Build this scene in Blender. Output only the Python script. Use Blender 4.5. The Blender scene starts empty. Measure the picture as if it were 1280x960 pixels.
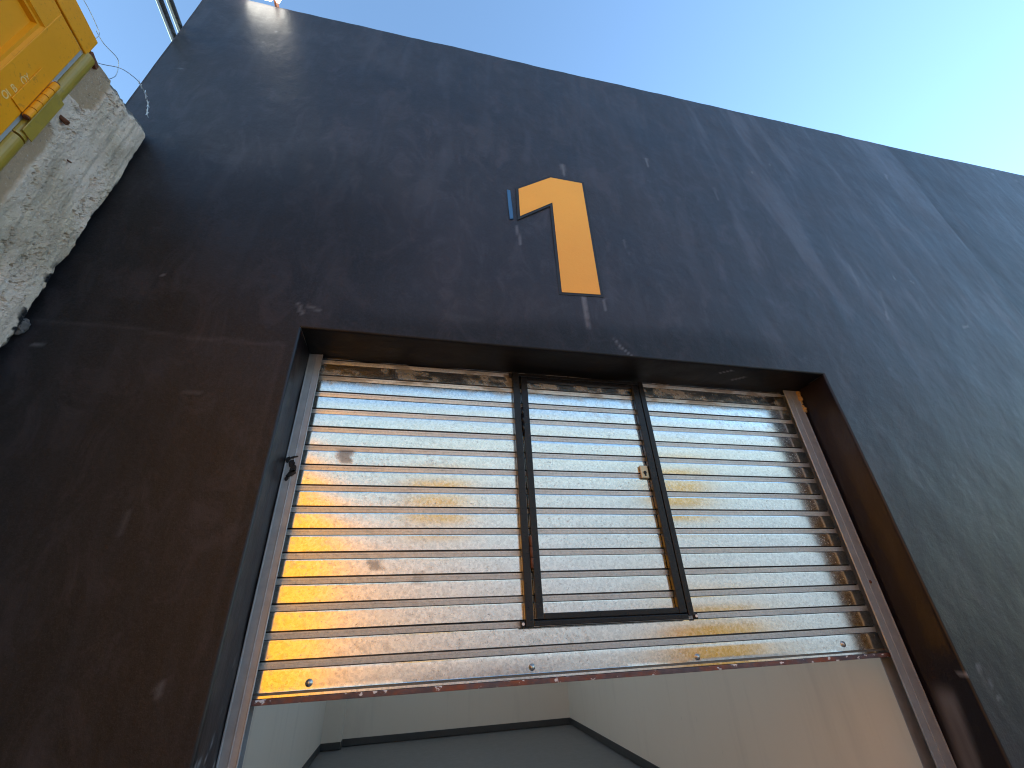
import bpy, bmesh, math, random
import numpy as np
from mathutils import Vector, Matrix

random.seed(7)
scene = bpy.context.scene
COL = scene.collection
R = math.radians

# ------------------------------------------------------------------ noise
def _hash(ix, iy, seed):
    h = (ix.astype(np.int64) * 374761393 + iy.astype(np.int64) * 668265263 + seed * 1442695041) & 0x7fffffff
    h = ((h ^ (h >> 13)) * 1274126177) & 0x7fffffff
    return ((h ^ (h >> 16)) & 0xffff) / 65535.0

def vnoise(x, y, seed=0):
    x = np.asarray(x, float); y = np.asarray(y, float)
    ix = np.floor(x); iy = np.floor(y)
    fx = x - ix; fy = y - iy
    fx = fx * fx * (3 - 2 * fx); fy = fy * fy * (3 - 2 * fy)
    a = _hash(ix, iy, seed); b = _hash(ix + 1, iy, seed)
    c = _hash(ix, iy + 1, seed); d = _hash(ix + 1, iy + 1, seed)
    return (a * (1 - fx) + b * fx) * (1 - fy) + (c * (1 - fx) + d * fx) * fy

def fbm(x, y, octs=4, seed=0, gain=.5):
    s = 0; a = 1; t = 0
    for o in range(octs):
        s = s + a * vnoise(x * 2 ** o + 17.3 * o, y * 2 ** o - 9.1 * o, seed + o)
        t += a; a *= gain
    return s / t            # 0..1

def sstep(a, b, x):
    t = np.clip((x - a) / (b - a), 0, 1)
    return t * t * (3 - 2 * t)

# ------------------------------------------------------------------ objects
def tag(o, label=None, cat=None, group=None, kind=None):
    if label: o['label'] = label
    if cat: o['category'] = cat
    if group: o['group'] = group
    if kind: o['kind'] = kind
    return o

def empty(name, loc, label, cat, group=None):
    o = bpy.data.objects.new(name, None)
    COL.objects.link(o); o.location = loc
    o.empty_display_size = .1
    return tag(o, label, cat, group)

def link(name, me, mat, parent=None):
    o = bpy.data.objects.new(name, me)
    COL.objects.link(o)
    if mat:
        for m in (mat if isinstance(mat, (list, tuple)) else [mat]): me.materials.append(m)
    if parent is not None:
        o.parent = parent
        o.matrix_parent_inverse = Matrix.Translation(parent_world(parent)).inverted()
    return o

def parent_world(p):
    # every mesh is modelled in world coordinates, so only a root Empty carries an offset
    return p.location.copy() if p.type == 'EMPTY' else Vector((0, 0, 0))

def bm_obj(name, bm, mat, parent=None, smooth=False):
    me = bpy.data.meshes.new(name)
    bmesh.ops.recalc_face_normals(bm, faces=bm.faces)
    bm.to_mesh(me); bm.free()
    if smooth:
        for p in me.polygons: p.use_smooth = True
    return link(name, me, mat, parent)

def box(bm, x0, x1, y0, y1, z0, z1, bev=0.0, seg=2):
    r = bmesh.ops.create_cube(bm, size=1)
    for v in r['verts']:
        v.co = Vector((x0 + (v.co.x + .5) * (x1 - x0), y0 + (v.co.y + .5) * (y1 - y0), z0 + (v.co.z + .5) * (z1 - z0)))
    if bev > 0:
        es = list({e for v in r['verts'] for e in v.link_edges})
        bmesh.ops.bevel(bm, geom=es, offset=bev, segments=seg, affect='EDGES', profile=.5)

def cyl(bm, p, q, r, seg=12, r2=None):
    p = Vector(p); q = Vector(q); d = q - p
    m = Matrix.Translation((p + q) / 2) @ d.to_track_quat('Z', 'Y').to_matrix().to_4x4()
    bmesh.ops.create_cone(bm, cap_ends=True, segments=seg, radius1=r, radius2=r if r2 is None else r2, depth=d.length, matrix=m)

def tube(bm, pts, r, seg=8):
    pts = [Vector(p) for p in pts]
    rings = []
    for i, p in enumerate(pts):
        t = (pts[min(i + 1, len(pts) - 1)] - pts[max(i - 1, 0)]).normalized()
        a = t.cross(Vector((0.13, 0.2, 1))).normalized(); b = t.cross(a)
        rings.append([bm.verts.new(p + (a * math.cos(k * 2 * math.pi / seg) + b * math.sin(k * 2 * math.pi / seg)) * r) for k in range(seg)])
    for u, w in zip(rings, rings[1:]):
        for k in range(seg):
            bm.faces.new((u[k], u[(k + 1) % seg], w[(k + 1) % seg], w[k]))
    bm.faces.new(rings[0]); bm.faces.new(list(reversed(rings[-1])))

def catmull(P, n=8):
    P = [Vector(p) for p in P]; out = []
    for i in range(len(P) - 1):
        p0 = P[max(i - 1, 0)]; p1 = P[i]; p2 = P[i + 1]; p3 = P[min(i + 2, len(P) - 1)]
        for k in range(n):
            t = k / n
            out.append(.5 * ((2 * p1) + (p2 - p0) * t + (2 * p0 - 5 * p1 + 4 * p2 - p3) * t * t + (3 * p1 - p0 - 3 * p2 + p3) * t ** 3))
    out.append(P[-1]); return out

def prism_xz(bm, poly, y0, y1):
    a = [bm.verts.new((x, y0, z)) for x, z in poly]
    b = [bm.verts.new((x, y1, z)) for x, z in poly]
    bm.faces.new(a); bm.faces.new(list(reversed(b)))
    n = len(poly)
    for i in range(n):
        bm.faces.new((a[i], a[(i + 1) % n], b[(i + 1) % n], b[i]))

def mesh_np(name, verts, faces, mat, parent=None, attrs=None, smooth=True):
    me = bpy.data.meshes.new(name)
    me.from_pydata([tuple(v) for v in verts], [], [tuple(f) for f in faces])
    if attrs:
        for k, a in attrs.items():
            at = me.attributes.new(k, 'FLOAT', 'POINT')
            at.data.foreach_set('value', np.asarray(a, dtype=np.float32))
    if smooth:
        me.polygons.foreach_set('use_smooth', [True] * len(me.polygons))
    me.update()
    return link(name, me, mat, parent)

# ------------------------------------------------------------------ materials
class NT:
    def __init__(s, name):
        s.m = bpy.data.materials.new(name); s.m.use_nodes = True
        s.t = s.m.node_tree; s.n = s.t.nodes; s.l = s.t.links
        s.b = s.n['Principled BSDF']
        s.co = s.n.new('ShaderNodeTexCoord').outputs['Object']
    def set(s, **k):
        for a, v in k.items():
            i = s.b.inputs[a.replace('_', ' ')]
            if hasattr(v, 'is_output'): s.l.new(v, i)
            else: i.default_value = v if not (isinstance(v, tuple) and len(v) == 3) else (*v, 1)
        return s
    def mapping(s, scale=(1, 1, 1), src=None):
        m = s.n.new('ShaderNodeMapping'); m.inputs['Scale'].default_value = scale
        s.l.new(src or s.co, m.inputs['Vector']); return m.outputs[0]
    def noise(s, scale, detail=4, rough=.55, vec=None, dist=0):
        n = s.n.new('ShaderNodeTexNoise'); n.inputs['Scale'].default_value = scale
        n.inputs['Detail'].default_value = detail; n.inputs['Roughness'].default_value = rough
        n.inputs['Distortion'].default_value = dist
        s.l.new(vec or s.co, n.inputs['Vector']); return n.outputs['Fac']
    def voro(s, scale, vec=None, feature='F1', out='Distance', rand=1):
        n = s.n.new('ShaderNodeTexVoronoi'); n.feature = feature; n.inputs['Scale'].default_value = scale
        n.inputs['Randomness'].default_value = rand
        s.l.new(vec or s.co, n.inputs['Vector']); return n.outputs[out]
    def ramp(s, fac, stops, interp='LINEAR'):
        r = s.n.new('ShaderNodeValToRGB'); r.color_ramp.interpolation = interp
        e = r.color_ramp.elements
        while len(e) < len(stops): e.new(.5)
        for k, (p, c) in zip(e, stops):
            k.position = p; k.color = (c, c, c, 1) if not isinstance(c, tuple) else (*c, 1)
        s.l.new(fac, r.inputs[0]); return r.outputs[0]
    def mix(s, fac, a, b, mode='MIX'):
        m = s.n.new('ShaderNodeMix'); m.data_type = 'RGBA'; m.blend_type = mode
        for i, v in ((0, fac), (6, a), (7, b)):
            if hasattr(v, 'is_output'): s.l.new(v, m.inputs[i])
            elif i == 0: m.inputs[0].default_value = v
            else: m.inputs[i].default_value = (*v, 1) if isinstance(v, tuple) else (v, v, v, 1)
        return m.outputs[2]
    def math(s, op, a, b=0.0, clamp=False):
        m = s.n.new('ShaderNodeMath'); m.operation = op; m.use_clamp = clamp
        for i, v in ((0, a), (1, b)):
            if hasattr(v, 'is_output'): s.l.new(v, m.inputs[i])
            else: m.inputs[i].default_value = v
        return m.outputs[0]
    def attr(s, name):
        a = s.n.new('ShaderNodeAttribute'); a.attribute_name = name; return a.outputs['Fac']
    def bump(s, h, strength=.3, dist=.01, prev=None):
        b = s.n.new('ShaderNodeBump'); b.inputs['Strength'].default_value = strength; b.inputs['Distance'].default_value = dist
        s.l.new(h, b.inputs['Height'])
        if prev: s.l.new(prev, b.inputs['Normal'])
        return b.outputs[0]

def m_facade():
    s = NT('dark_masonry_paint')
    tone = s.attr('tone'); scuff_sheen = s.attr('scuff_sheen'); streak = s.attr('streak')
    fine = s.noise(55, 5, .65)
    blot = s.noise(1.3, 6, .6, dist=.6)
    vert = s.noise(3.2, 5, .6, s.mapping((3.2, 1, .32)))
    c = s.mix(s.ramp(blot, [(.3, 0.0), (.7, 1.0)]), (.0138, .0114, .0134), (.0300, .0254, .0300))
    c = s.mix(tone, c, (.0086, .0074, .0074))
    c = s.mix(s.math('MULTIPLY', s.ramp(vert, [(.5, 0.0), (.78, 1.0)]), .55), c, (.036, .035, .042))
    c = s.mix(s.math('MULTIPLY', streak, .75), c, (.074, .072, .088))
    c = s.mix(s.math('MULTIPLY', s.ramp(fine, [(.40, 0.0), (.62, 1.0)]), .30), c, (.034, .032, .036))
    trow = s.noise(4.5, 7, .72, s.mapping((1.0, 1, .62)), dist=1.1)
    c = s.mix(s.math('MULTIPLY', s.ramp(trow, [(.50, 0.0), (.66, 1.0)]), .42), c, (.064, .054, .062))
    c = s.mix(s.math('MULTIPLY', s.ramp(trow, [(.30, 1.0), (.44, 0.0)]), .45), c, (.0095, .0085, .0100))
    grit = s.noise(230, 3, .7)
    c = s.mix(s.math('MULTIPLY', s.ramp(grit, [(.52, 0.0), (.68, 1.0)]), .35), c, (.062, .058, .064))
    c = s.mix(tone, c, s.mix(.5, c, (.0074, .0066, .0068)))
    c = s.mix(scuff_sheen, c, (.40, .40, .43))
    r = s.math('ADD', s.math('MULTIPLY', blot, .22), .38)
    r = s.math('ADD', r, s.math('MULTIPLY', s.math('SUBTRACT', vert, .5), .22))
    r = s.math('ADD', r, s.math('MULTIPLY', scuff_sheen, .3), True)
    h = s.bump(s.noise(7, 6, .6, s.mapping((1, 1, .75))), .26, .02)
    h = s.bump(s.noise(110, 4, .6), .35, .0022, h)
    s.set(Base_Color=c, Roughness=r, Normal=h, Specular_IOR_Level=s.math('SUBTRACT', .36, s.math('MULTIPLY', tone, .16)))
    return s.m

def m_jamb(name, col, rough, spec=.5):
    s = NT(name)
    scuff_sheen = s.attr('scuff_sheen')
    n = s.noise(4, 5, .6, s.mapping((1, 1, .4)))
    c = s.mix(n, tuple(v * .75 for v in col), tuple(v * 1.25 for v in col))
    c = s.mix(scuff_sheen, c, (.45, .45, .47))
    r = s.math('ADD', s.math('MULTIPLY', n, .3), rough - .15)
    h = s.bump(s.noise(9, 5, .6, s.mapping((1, 1, .4))), .3, .012)
    h = s.bump(s.noise(90, 3, .6), .25, .002, h)
    s.set(Base_Color=c, Roughness=r, Normal=h, Specular_IOR_Level=spec)
    return s.m

def m_galv(name='galvanised_steel', grime=1.0, base=.84):
    s = NT(name)
    dirt = s.attr('dirt')
    sp = s.voro(85, out='Color')
    spn = s.ramp(sp, [(0, 0.0), (1, 1.0)])
    big = s.noise(3.0, 5, .6, s.mapping((.5, 1, 2.2)), dist=.5)
    n = s.noise(75, 6, .72, s.mapping((.8, 1, 1)))
    c = s.mix(spn, (base * .775, base * .80, base * .775), (base * 1.07, base * 1.10, base * 1.065))
    spots = s.math('MULTIPLY', s.ramp(n, [(.58, 0.0), (.66, 1.0)]), s.ramp(big, [(.40, 0.1), (.62, 1.0)]))
    c = s.mix(s.math('MULTIPLY', spots, .70 * grime), c, (.17, .16, .14))
    spk = s.noise(210, 3, .75, s.mapping((.7, 1, 1)))
    c = s.mix(s.math('MULTIPLY', s.ramp(spk, [(.55, 0.0), (.66, 1.0)]), .36 * grime), c, (.16, .15, .135))
    c = s.mix(s.math('MULTIPLY', s.ramp(s.noise(5, 6, .65, s.mapping((.4, 1, 1.5)), dist=1), [(.52, 0.0), (.75, 1.0)]), .2), c, (.38, .37, .345))
    rib = s.attr('rib')
    c = s.mix(s.math('MULTIPLY', rib, .5), c, (.40, .44, .46))
    c = s.mix(s.attr('groove'), c, (.022, .022, .024))  # slat grooves painted near black to carry their shadow line
    c = s.mix(dirt, c, (.15, .13, .10))
    mt = s.math('SUBTRACT', 1.0, s.math('ADD', s.math('MULTIPLY', spots, .45 * grime), s.math('MULTIPLY', s.math('ADD', dirt, s.math('ADD', s.math('MULTIPLY', rib, .42), s.attr('groove')), True), .8), True))
    r = s.math('ADD', s.math('MULTIPLY', spn, .05), .095)
    r = s.math('ADD', r, s.math('MULTIPLY', big, .09))
    r = s.math('ADD', r, s.math('MULTIPLY', s.math('ADD', spots, s.math('ADD', dirt, rib, True), True), .25))
    h = s.bump(s.noise(9, 2, .5, s.mapping((.35, 1, 1))), .05, .004)
    h = s.bump(s.voro(85), .018, .001, h)
    s.set(Base_Color=c, Roughness=r, Metallic=mt, Normal=h)
    return s.m

def m_paint(name, col, rough=.4, wear=None, wear_amt=.5, var=.18, bump=.15, scale=30, spec=.5):
    s = NT(name)
    n = s.noise(5, 5, .6); f = s.noise(scale, 5, .65)
    c = s.mix(n, tuple(v * (1 - var) for v in col), tuple(min(1, v * (1 + var)) for v in col))
    if wear:
        w = s.math('MULTIPLY', s.ramp(f, [(.58, 0.0), (.66, 1.0)]), s.ramp(s.noise(3, 4, .6), [(.45, 0.0), (.65, 1.0)]))
        c = s.mix(s.math('MULTIPLY', w, wear_amt), c, wear)
    s.set(Base_Color=c, Roughness=s.math('ADD', s.math('MULTIPLY', f, .25), rough - .12), Normal=s.bump(f, bump, .004), Specular_IOR_Level=spec)
    return s.m

def m_number():
    s = NT('number_paint')
    n = s.noise(3, 5, .6); f = s.noise(90, 4, .6)
    c = s.mix(n, (.80, .335, .028), (.88, .39, .036))
    c = s.mix(s.math('MULTIPLY', s.ramp(f, [(.66, 0.0), (.74, 1.0)]), .35), c, (.3, .12, .03))
    s.set(Base_Color=c, Roughness=.55, Normal=s.bump(s.noise(60, 5, .6), .3, .004))
    return s.m

def m_pier():
    s = NT('rough_concrete')
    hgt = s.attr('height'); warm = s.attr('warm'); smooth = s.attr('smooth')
    n = s.noise(10, 7, .68, s.mapping((1, 1, .45)), dist=.4); f = s.noise(95, 6, .7)
    c = s.mix(s.ramp(n, [(.3, 0.0), (.7, 1.0)]), (.31, .24, .172), (.57, .46, .34))
    c = s.mix(s.math('MULTIPLY', warm, .8), c, (.60, .48, .385))
    c = s.mix(smooth, c, (.36, .25, .155))
    c = s.mix(s.math('MULTIPLY', s.ramp(f, [(.58, 0.0), (.70, 1.0)]), .55), c, (.72, .70, .66))
    c = s.mix(s.math('MULTIPLY', s.ramp(s.noise(60, 5, .7), [(.60, 0.0), (.68, 1.0)]), .7), c, (.13, .12, .11))
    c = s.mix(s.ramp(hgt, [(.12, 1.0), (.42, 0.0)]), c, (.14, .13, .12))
    black = s.attr('black')
    c = s.mix(black, c, (.012, .012, .014))
    h = s.bump(s.noise(140, 6, .75), .55, .004)
    h = s.bump(s.noise(32, 5, .7), .4, .01, h)
    s.set(Base_Color=c, Roughness=.92, Normal=h, Specular_IOR_Level=.25)
    return s.m

def m_plaster():
    s = NT('cream_plaster')
    n = s.noise(1.1, 5, .6, s.mapping((1, 1, .5))); f = s.noise(40, 5, .6)
    v = s.noise(2.0, 4, .6, s.mapping((2.5, 2.5, .25)))
    c = s.mix(n, (.74, .665, .56), (.81, .735, .63))
    c = s.mix(s.math('MULTIPLY', s.ramp(v, [(.56, 0.0), (.75, 1.0)]), .30), c, (.55, .49, .42))
    c = s.mix(s.math('MULTIPLY', s.ramp(s.noise(7, 5, .7, s.mapping((1.6, 1.6, .5))), [(.68, 0.0), (.73, 1.0)]), .35), c, (.42, .38, .33))
    s.set(Base_Color=c, Roughness=.8, Normal=s.bump(f, .12, .003), Specular_IOR_Level=.3)
    return s.m

def m_rustbar():
    s = NT('rusty_angle_iron')
    n = s.noise(6, 5, .65, s.mapping((1, 1, 1))); f = s.noise(34, 4, .6, s.mapping((.6, 1, 1)))
    c = s.mix(s.ramp(n, [(.42, 0.0), (.6, 1.0)]), (.10, .078, .085), (.22, .062, .026))
    c = s.mix(s.ramp(s.noise(22, 5, .65), [(.45, 0.0), (.6, .6)]), c, (.055, .04, .045))
    c = s.mix(s.ramp(f, [(.60, 0.0), (.635, 1.0)]), c, (.66, .63, .61))
    s.set(Base_Color=c, Roughness=.6, Normal=s.bump(f, .3, .004))
    return s.m

def m_ground():
    s = NT('concrete_yard')
    n = s.noise(.5, 6, .6); f = s.noise(20, 5, .6)
    c = s.mix(n, (.22, .225, .22), (.31, .315, .305))
    c = s.mix(s.math('MULTIPLY', f, .3), c, (.25, .23, .2))
    s.set(Base_Color=c, Roughness=.85, Normal=s.bump(f, .2, .005))
    return s.m

def m_simple(name, col, rough=.5, metal=0.0, spec=.5, var=.12, scale=12):
    s = NT(name); n = s.noise(scale, 4, .6)
    s.set(Base_Color=s.mix(n, tuple(v * (1 - var) for v in col), tuple(min(1, v * (1 + var)) for v in col)),
          Roughness=rough, Metallic=metal, Specular_IOR_Level=spec, Normal=s.bump(n, .08, .003))
    return s.m

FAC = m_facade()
JL = m_jamb('dark_satin_paint', (.0088, .0058, .0072), .38, .36)
JS = m_jamb('shaded_soffit_paint', (.0050, .0042, .0042), .5, .3)  # the jamb paint darkened, shade under the lintel put into the colour
GALV = m_galv()
GALV_G = m_simple('weathered_galvanised_steel', (.36, .37, .38), .42, .55, .5, .25, 18)
BLACK = m_paint('black_gloss_paint', (.0085, .0085, .0095), .30, (.10, .085, .07), .25, .15, .2, 60, .32)
NUM = m_number()
PIER = m_pier()
PLAST = m_plaster()
RUSTBAR = m_rustbar()
RUST = m_simple('brown_rust', (.13, .05, .025), .8, 0, .3, .3, 40)
YEL = m_paint('yellow_enamel', (.76, .292, .003), .5, (.30, .13, .03), .55, .08, .22, 45, .25)
YEL_SHADE = m_paint('shaded_yellow_paint', (.33, .22, .025), .38, (.13, .12, .06), .8, .25, .2, 25)  # the yellow darkened to olive, painted shade for post and hinge plate
SEAL = m_simple('grey_rubber_seal', (.30, .30, .29), .6)
ORN = m_paint('orange_yellow_paint', (.95, .44, .015), .6, spec=.25)
FLOOR = m_paint('grey_floor_paint', (.158, .150, .140), .55, (.2, .2, .19), .4, .12, .1, 12)
SKIRT = m_paint('charcoal_skirting_paint', (.050, .052, .053), .5)
OPP = m_paint('pale_render', (.78, .80, .76), .8, (.64, .66, .63), .5, .06, .15, 8)
GROUND = m_ground()
STEEL = m_galv('pipe_steel', .8, .62)
TAPE = m_simple('blue_masking_tape', (.030, .115, .25), .6)
WHITE = m_simple('white_paint_marking', (.74, .50, .20), .6, var=.2, scale=90)
BOLT = m_simple('zinc_bolt', (.52, .50, .46), .35, .9)
PALE = m_simple('pale_bolt_paint', (.72, .70, .66), .5)
BRASS = m_simple('dull_lock_plate', (.52, .43, .27), .4, .55)
DARK = m_simple('dark_hole', (.01, .01, .01), .8)
ROOFM = m_simple('roof_sheet', (.45, .45, .44), .5)

# ------------------------------------------------------------------ setting
def sheet(name, x0, x1, y0, y1, z, mat, parent=None):
    bm = bmesh.new()
    bm.faces.new([bm.verts.new(p) for p in ((x0, y0, z), (x1, y0, z), (x1, y1, z), (x0, y1, z))])
    return bm_obj(name, bm, mat, parent)
tag(sheet('ground', -400, 400, -400, 400, -.02, GROUND), 'pale concrete yard in front of the dark unit', None, None, 'structure')

# ------------------------------------------------------------------ dark unit
FY = 2.2                          # facade plane
OX0, OX1, OZ = -.695, 2.95, 3.177 # opening
LX, SX, RX = -2.2, 5.78, 34.0
TOP = 6.955
SY = 2.508                        # shutter plane

bld = empty('warehouse_unit', (0, 2.2, 0), 'dark charcoal painted warehouse unit front with wide roller shutter opening', 'building')

STROKES = [(1.108,5.211,1.108,5.074,.024,.40),(1.098,3.664,1.1,3.378,.0152,.5),(1.258,3.664,1.253,3.559,.0122,.35),(.641,4.316,.662,4.119,.0106,.4),(1.277,3.31,1.324,3.241,.009,.4),(1.314,3.253,1.383,3.182,.0122,.4),(2.015,5.582,2.013,5.453,.0153,.4),(1.961,5.218,1.967,5.208,.0085,.4),(-.738,3.352,-.706,3.271,.012,.3),(-.683,3.341,-.616,3.313,.012,.25),(-.822,3.292,-.817,3.287,.007,.5),(-1.519,6.486,-1.507,6.46,.0101,.4),(-2.048,5.593,-2.012,5.584,.0067,.4),(4.348,4.388,4.334,4.334,.0126,.4),(4.542,4.357,4.56,4.339,.0138,.4),(3.966,3.907,3.936,3.814,.0115,.4),(4.828,3.842,4.907,3.87,.0151,.45),(5.337,6.209,5.311,6.125,.0182,.4),(7.632,6.861,7.614,6.82,.0295,.5),(8.024,6.84,8.005,6.799,.0309,.5),(-.871,1.486,-.863,1.451,.016,.2),(-.953,1.923,-.949,1.92,.0065,.4),(-.807,1.54,-.804,1.537,.006,.4),(3.059,1.333,3.059,1.297,.012,.3),(3.085,1.264,3.085,1.235,.012,.25),(3.096,1.186,3.099,1.175,.013,.35),(-1.258,4.282,-1.252,4.276,.007,.4),(-1.483,3.456,-1.478,3.451,.007,.4),(-1.888,2.66,-1.826,2.656,.007,.25),(-1.884,2.939,-1.844,2.939,.006,.3),(-1.166,2.726,-1.088,2.727,.006,.2),(-1.197,2.127,-1.194,2.034,.01,.1),(.141,3.373,.347,3.367,.0357,.05),(1.543,4.342,1.554,4.18,.0124,.2),(2.685,5.296,2.671,5.112,.0127,.18),(3.857,4.472,3.83,4.168,.0151,.16),(4.047,4.152,3.955,3.817,.0151,.15),(3.267,5.707,3.278,5.683,.0143,.35),(3.569,5.917,3.575,5.904,.0155,.35)]

def fac_attrs(x, z):
    wob = (fbm(x * 9, z * 9, 4, 3) - .5)
    scuff_sheen = np.zeros_like(x)
    for ax, az, bx, bz, w, s in STROKES:
        dx, dz = bx - ax, bz - az
        L2 = dx * dx + dz * dz + 1e-9
        t = np.clip(((x - ax) * dx + (z - az) * dz) / L2, 0, 1)
        d = np.hypot(x - ax - t * dx, z - az - t * dz)
        d = d * (1 + 1.1 * (fbm(x * 40, z * 40, 3, 11) - .5))
        k = .55 * s * (1 - sstep(.3, 1.4, d / np.maximum(w * (1 - .45 * t), .006)))
        scuff_sheen = np.maximum(scuff_sheen, k)
    # roller line of the lower-left brown patch, and the repainted band above the lintel
    edge = 3.075 - .04 * sstep(-1.8, -.75, x) + .035 * wob - .01 * np.sin(x * 9)
    low = .62 * (1 - sstep(-.01, .012, z - edge)) * (1 - sstep(-.80, -.70, x))
    band = (1 - sstep(-.12, .10, z - (3.43 + .22 * (fbm(x * 1.6, x * 0, 3, 5) - .5)))) * .75
    band = band * (1 - sstep(2.2, 3.6, x)) * sstep(-2.2, -1.0, x)
    tone = np.clip(np.maximum(low, band * (x > -.75)), 0, 1)
    pier_shade = sstep(0, .03, z - edge) * (1 - sstep(4.0, 5.3, z + .9 * (fbm(x * 1.7, z * 1.7, 3, 19) - .5))) * (1 - sstep(-.9, .2, x + .5 * (fbm(x * 2, z * 2, 3, 29) - .5)))  # shade beside the pier, painted into the tone above the roller line
    tone = np.maximum(tone, .8 * pier_shade)
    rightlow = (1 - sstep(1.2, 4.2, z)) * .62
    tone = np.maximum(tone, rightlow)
    # long brush / trowel streaks
    st = sstep(.56, .74, fbm(x * 5.5 + .12 * z * 5.5, z * .75, 4, 21)) * sstep(1.2, 3.4, x)
    st = np.maximum(st, .30 * sstep(.56, .74, fbm(x * 7 - .5 * z, z * 1.1, 5, 31)))
    st = st * sstep(2.6, 4.2, z)
    # sky sheen left of the joint, painted in as a brighter band
    st = np.maximum(st, sstep(.42, .7, fbm(x * 2.2, z * 1.2, 3, 41)) * sstep(4.6, 5.3, x) * (1 - sstep(5.77, 5.79, x)) * sstep(4.6, 6.0, z))
    return dict(scuff_sheen=np.clip(scuff_sheen, 0, 1), tone=tone, streak=np.clip(st, 0, 1))

def fac_disp(x, z):
    d = (fbm(x * 1.1, z * 1.1, 3, 51) - .5) * .014 + (fbm(x * 5, z * 3.2, 4, 61) - .5) * .0045
    return d

def grid_lines(a, b, step, extra=()):
    pts = sorted({a, b, *[e for e in extra if a < e < b]})
    out = [pts[0]]
    for p, q in zip(pts, pts[1:]):
        n = max(1, int(round((q - p) / step)))
        out += list(np.linspace(p, q, n + 1)[1:])
    return np.array(out)

rr = .013
gx = np.concatenate([grid_lines(LX, SX, .018, (OX0 - rr, OX1 + rr))])
gz = np.concatenate([grid_lines(0, .9, .1), grid_lines(.9, TOP, .018, (OZ + rr,))[1:]])
X, Z = np.meshgrid(gx, gz, indexing='ij')
nx, nz = X.shape
dis = fac_disp(X, Z)
# ragged top edge and soft left arris
Zt = Z + (Z > TOP - 1e-6) * (fbm(X * 6, X * 0, 3, 71) - .5) * .016
Yf = FY + dis
verts = np.stack([X.ravel(), Yf.ravel(), Zt.ravel()], 1)
idx = np.arange(nx * nz).reshape(nx, nz)
faces = []
cx = (gx[:-1] + gx[1:]) / 2; cz = (gz[:-1] + gz[1:]) / 2
for i in range(nx - 1):
    inx = OX0 - rr < cx[i] < OX1 + rr
    for j in range(nz - 1):
        if inx and cz[j] < OZ + rr: continue
        faces.append((idx[i, j], idx[i + 1, j], idx[i + 1, j + 1], idx[i, j + 1]))
vl = [tuple(v) for v in verts]
# coping, and the left return
def add_strip(ids, offs):
    prev = list(ids)
    for off in offs:
        cur = []
        for k in ids:
            x, y, z = vl[k]
            vl.append((x + off[0], off[1] if off[1] is not None else y, z + off[2])); cur.append(len(vl) - 1)
        for a in range(len(ids) - 1):
            faces.append((prev[a], prev[a + 1], cur[a + 1], cur[a]))
        prev = cur
add_strip(list(idx[:, -1]), [(0, FY + .03, .012), (0, FY + .24, .012), (0, FY + .24, -2.9)])
add_strip(list(idx[0, ::-1]), [(0, FY + .26, 0)])
allx = np.array([v[0] for v in vl]); allz = np.array([v[2] for v in vl])
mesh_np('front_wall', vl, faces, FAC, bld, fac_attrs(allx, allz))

# the plainer bay to the right, set back a little at the joint
gx2 = np.concatenate([grid_lines(SX, 12.0, .05), grid_lines(12.0, RX, .4)[1:]]); gz2 = grid_lines(0, TOP + .068, .05)
X2, Z2 = np.meshgrid(gx2, gz2, indexing='ij')
i2 = np.arange(X2.size).reshape(X2.shape)
f2 = [(i2[i, j], i2[i + 1, j], i2[i + 1, j + 1], i2[i, j + 1]) for i in range(len(gx2) - 1) for j in range(len(gz2) - 1)]
y2 = FY + .028 + fac_disp(X2, Z2) * .9 - .020 * sstep(SX, SX + 2.6, X2)
v2 = [tuple(v) for v in np.stack([X2.ravel(), y2.ravel(), Z2.ravel()], 1)]
vl = v2; faces = f2
add_strip(list(i2[:, -1]), [(0, FY + .05, .012), (0, FY + .24, .012), (0, FY + .24, -2.9)])
allx = np.array([v[0] for v in vl]); allz = np.array([v[2] for v in vl])
a2 = fac_attrs(allx, allz)
a2['streak'] *= .5
a2['tone'] = np.clip(a2['tone'] + .5 * (1 - sstep(SX + .1, SX + 1.3, allx)), 0, 1)
mesh_np('front_wall', vl, faces, FAC, bld, a2)

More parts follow.
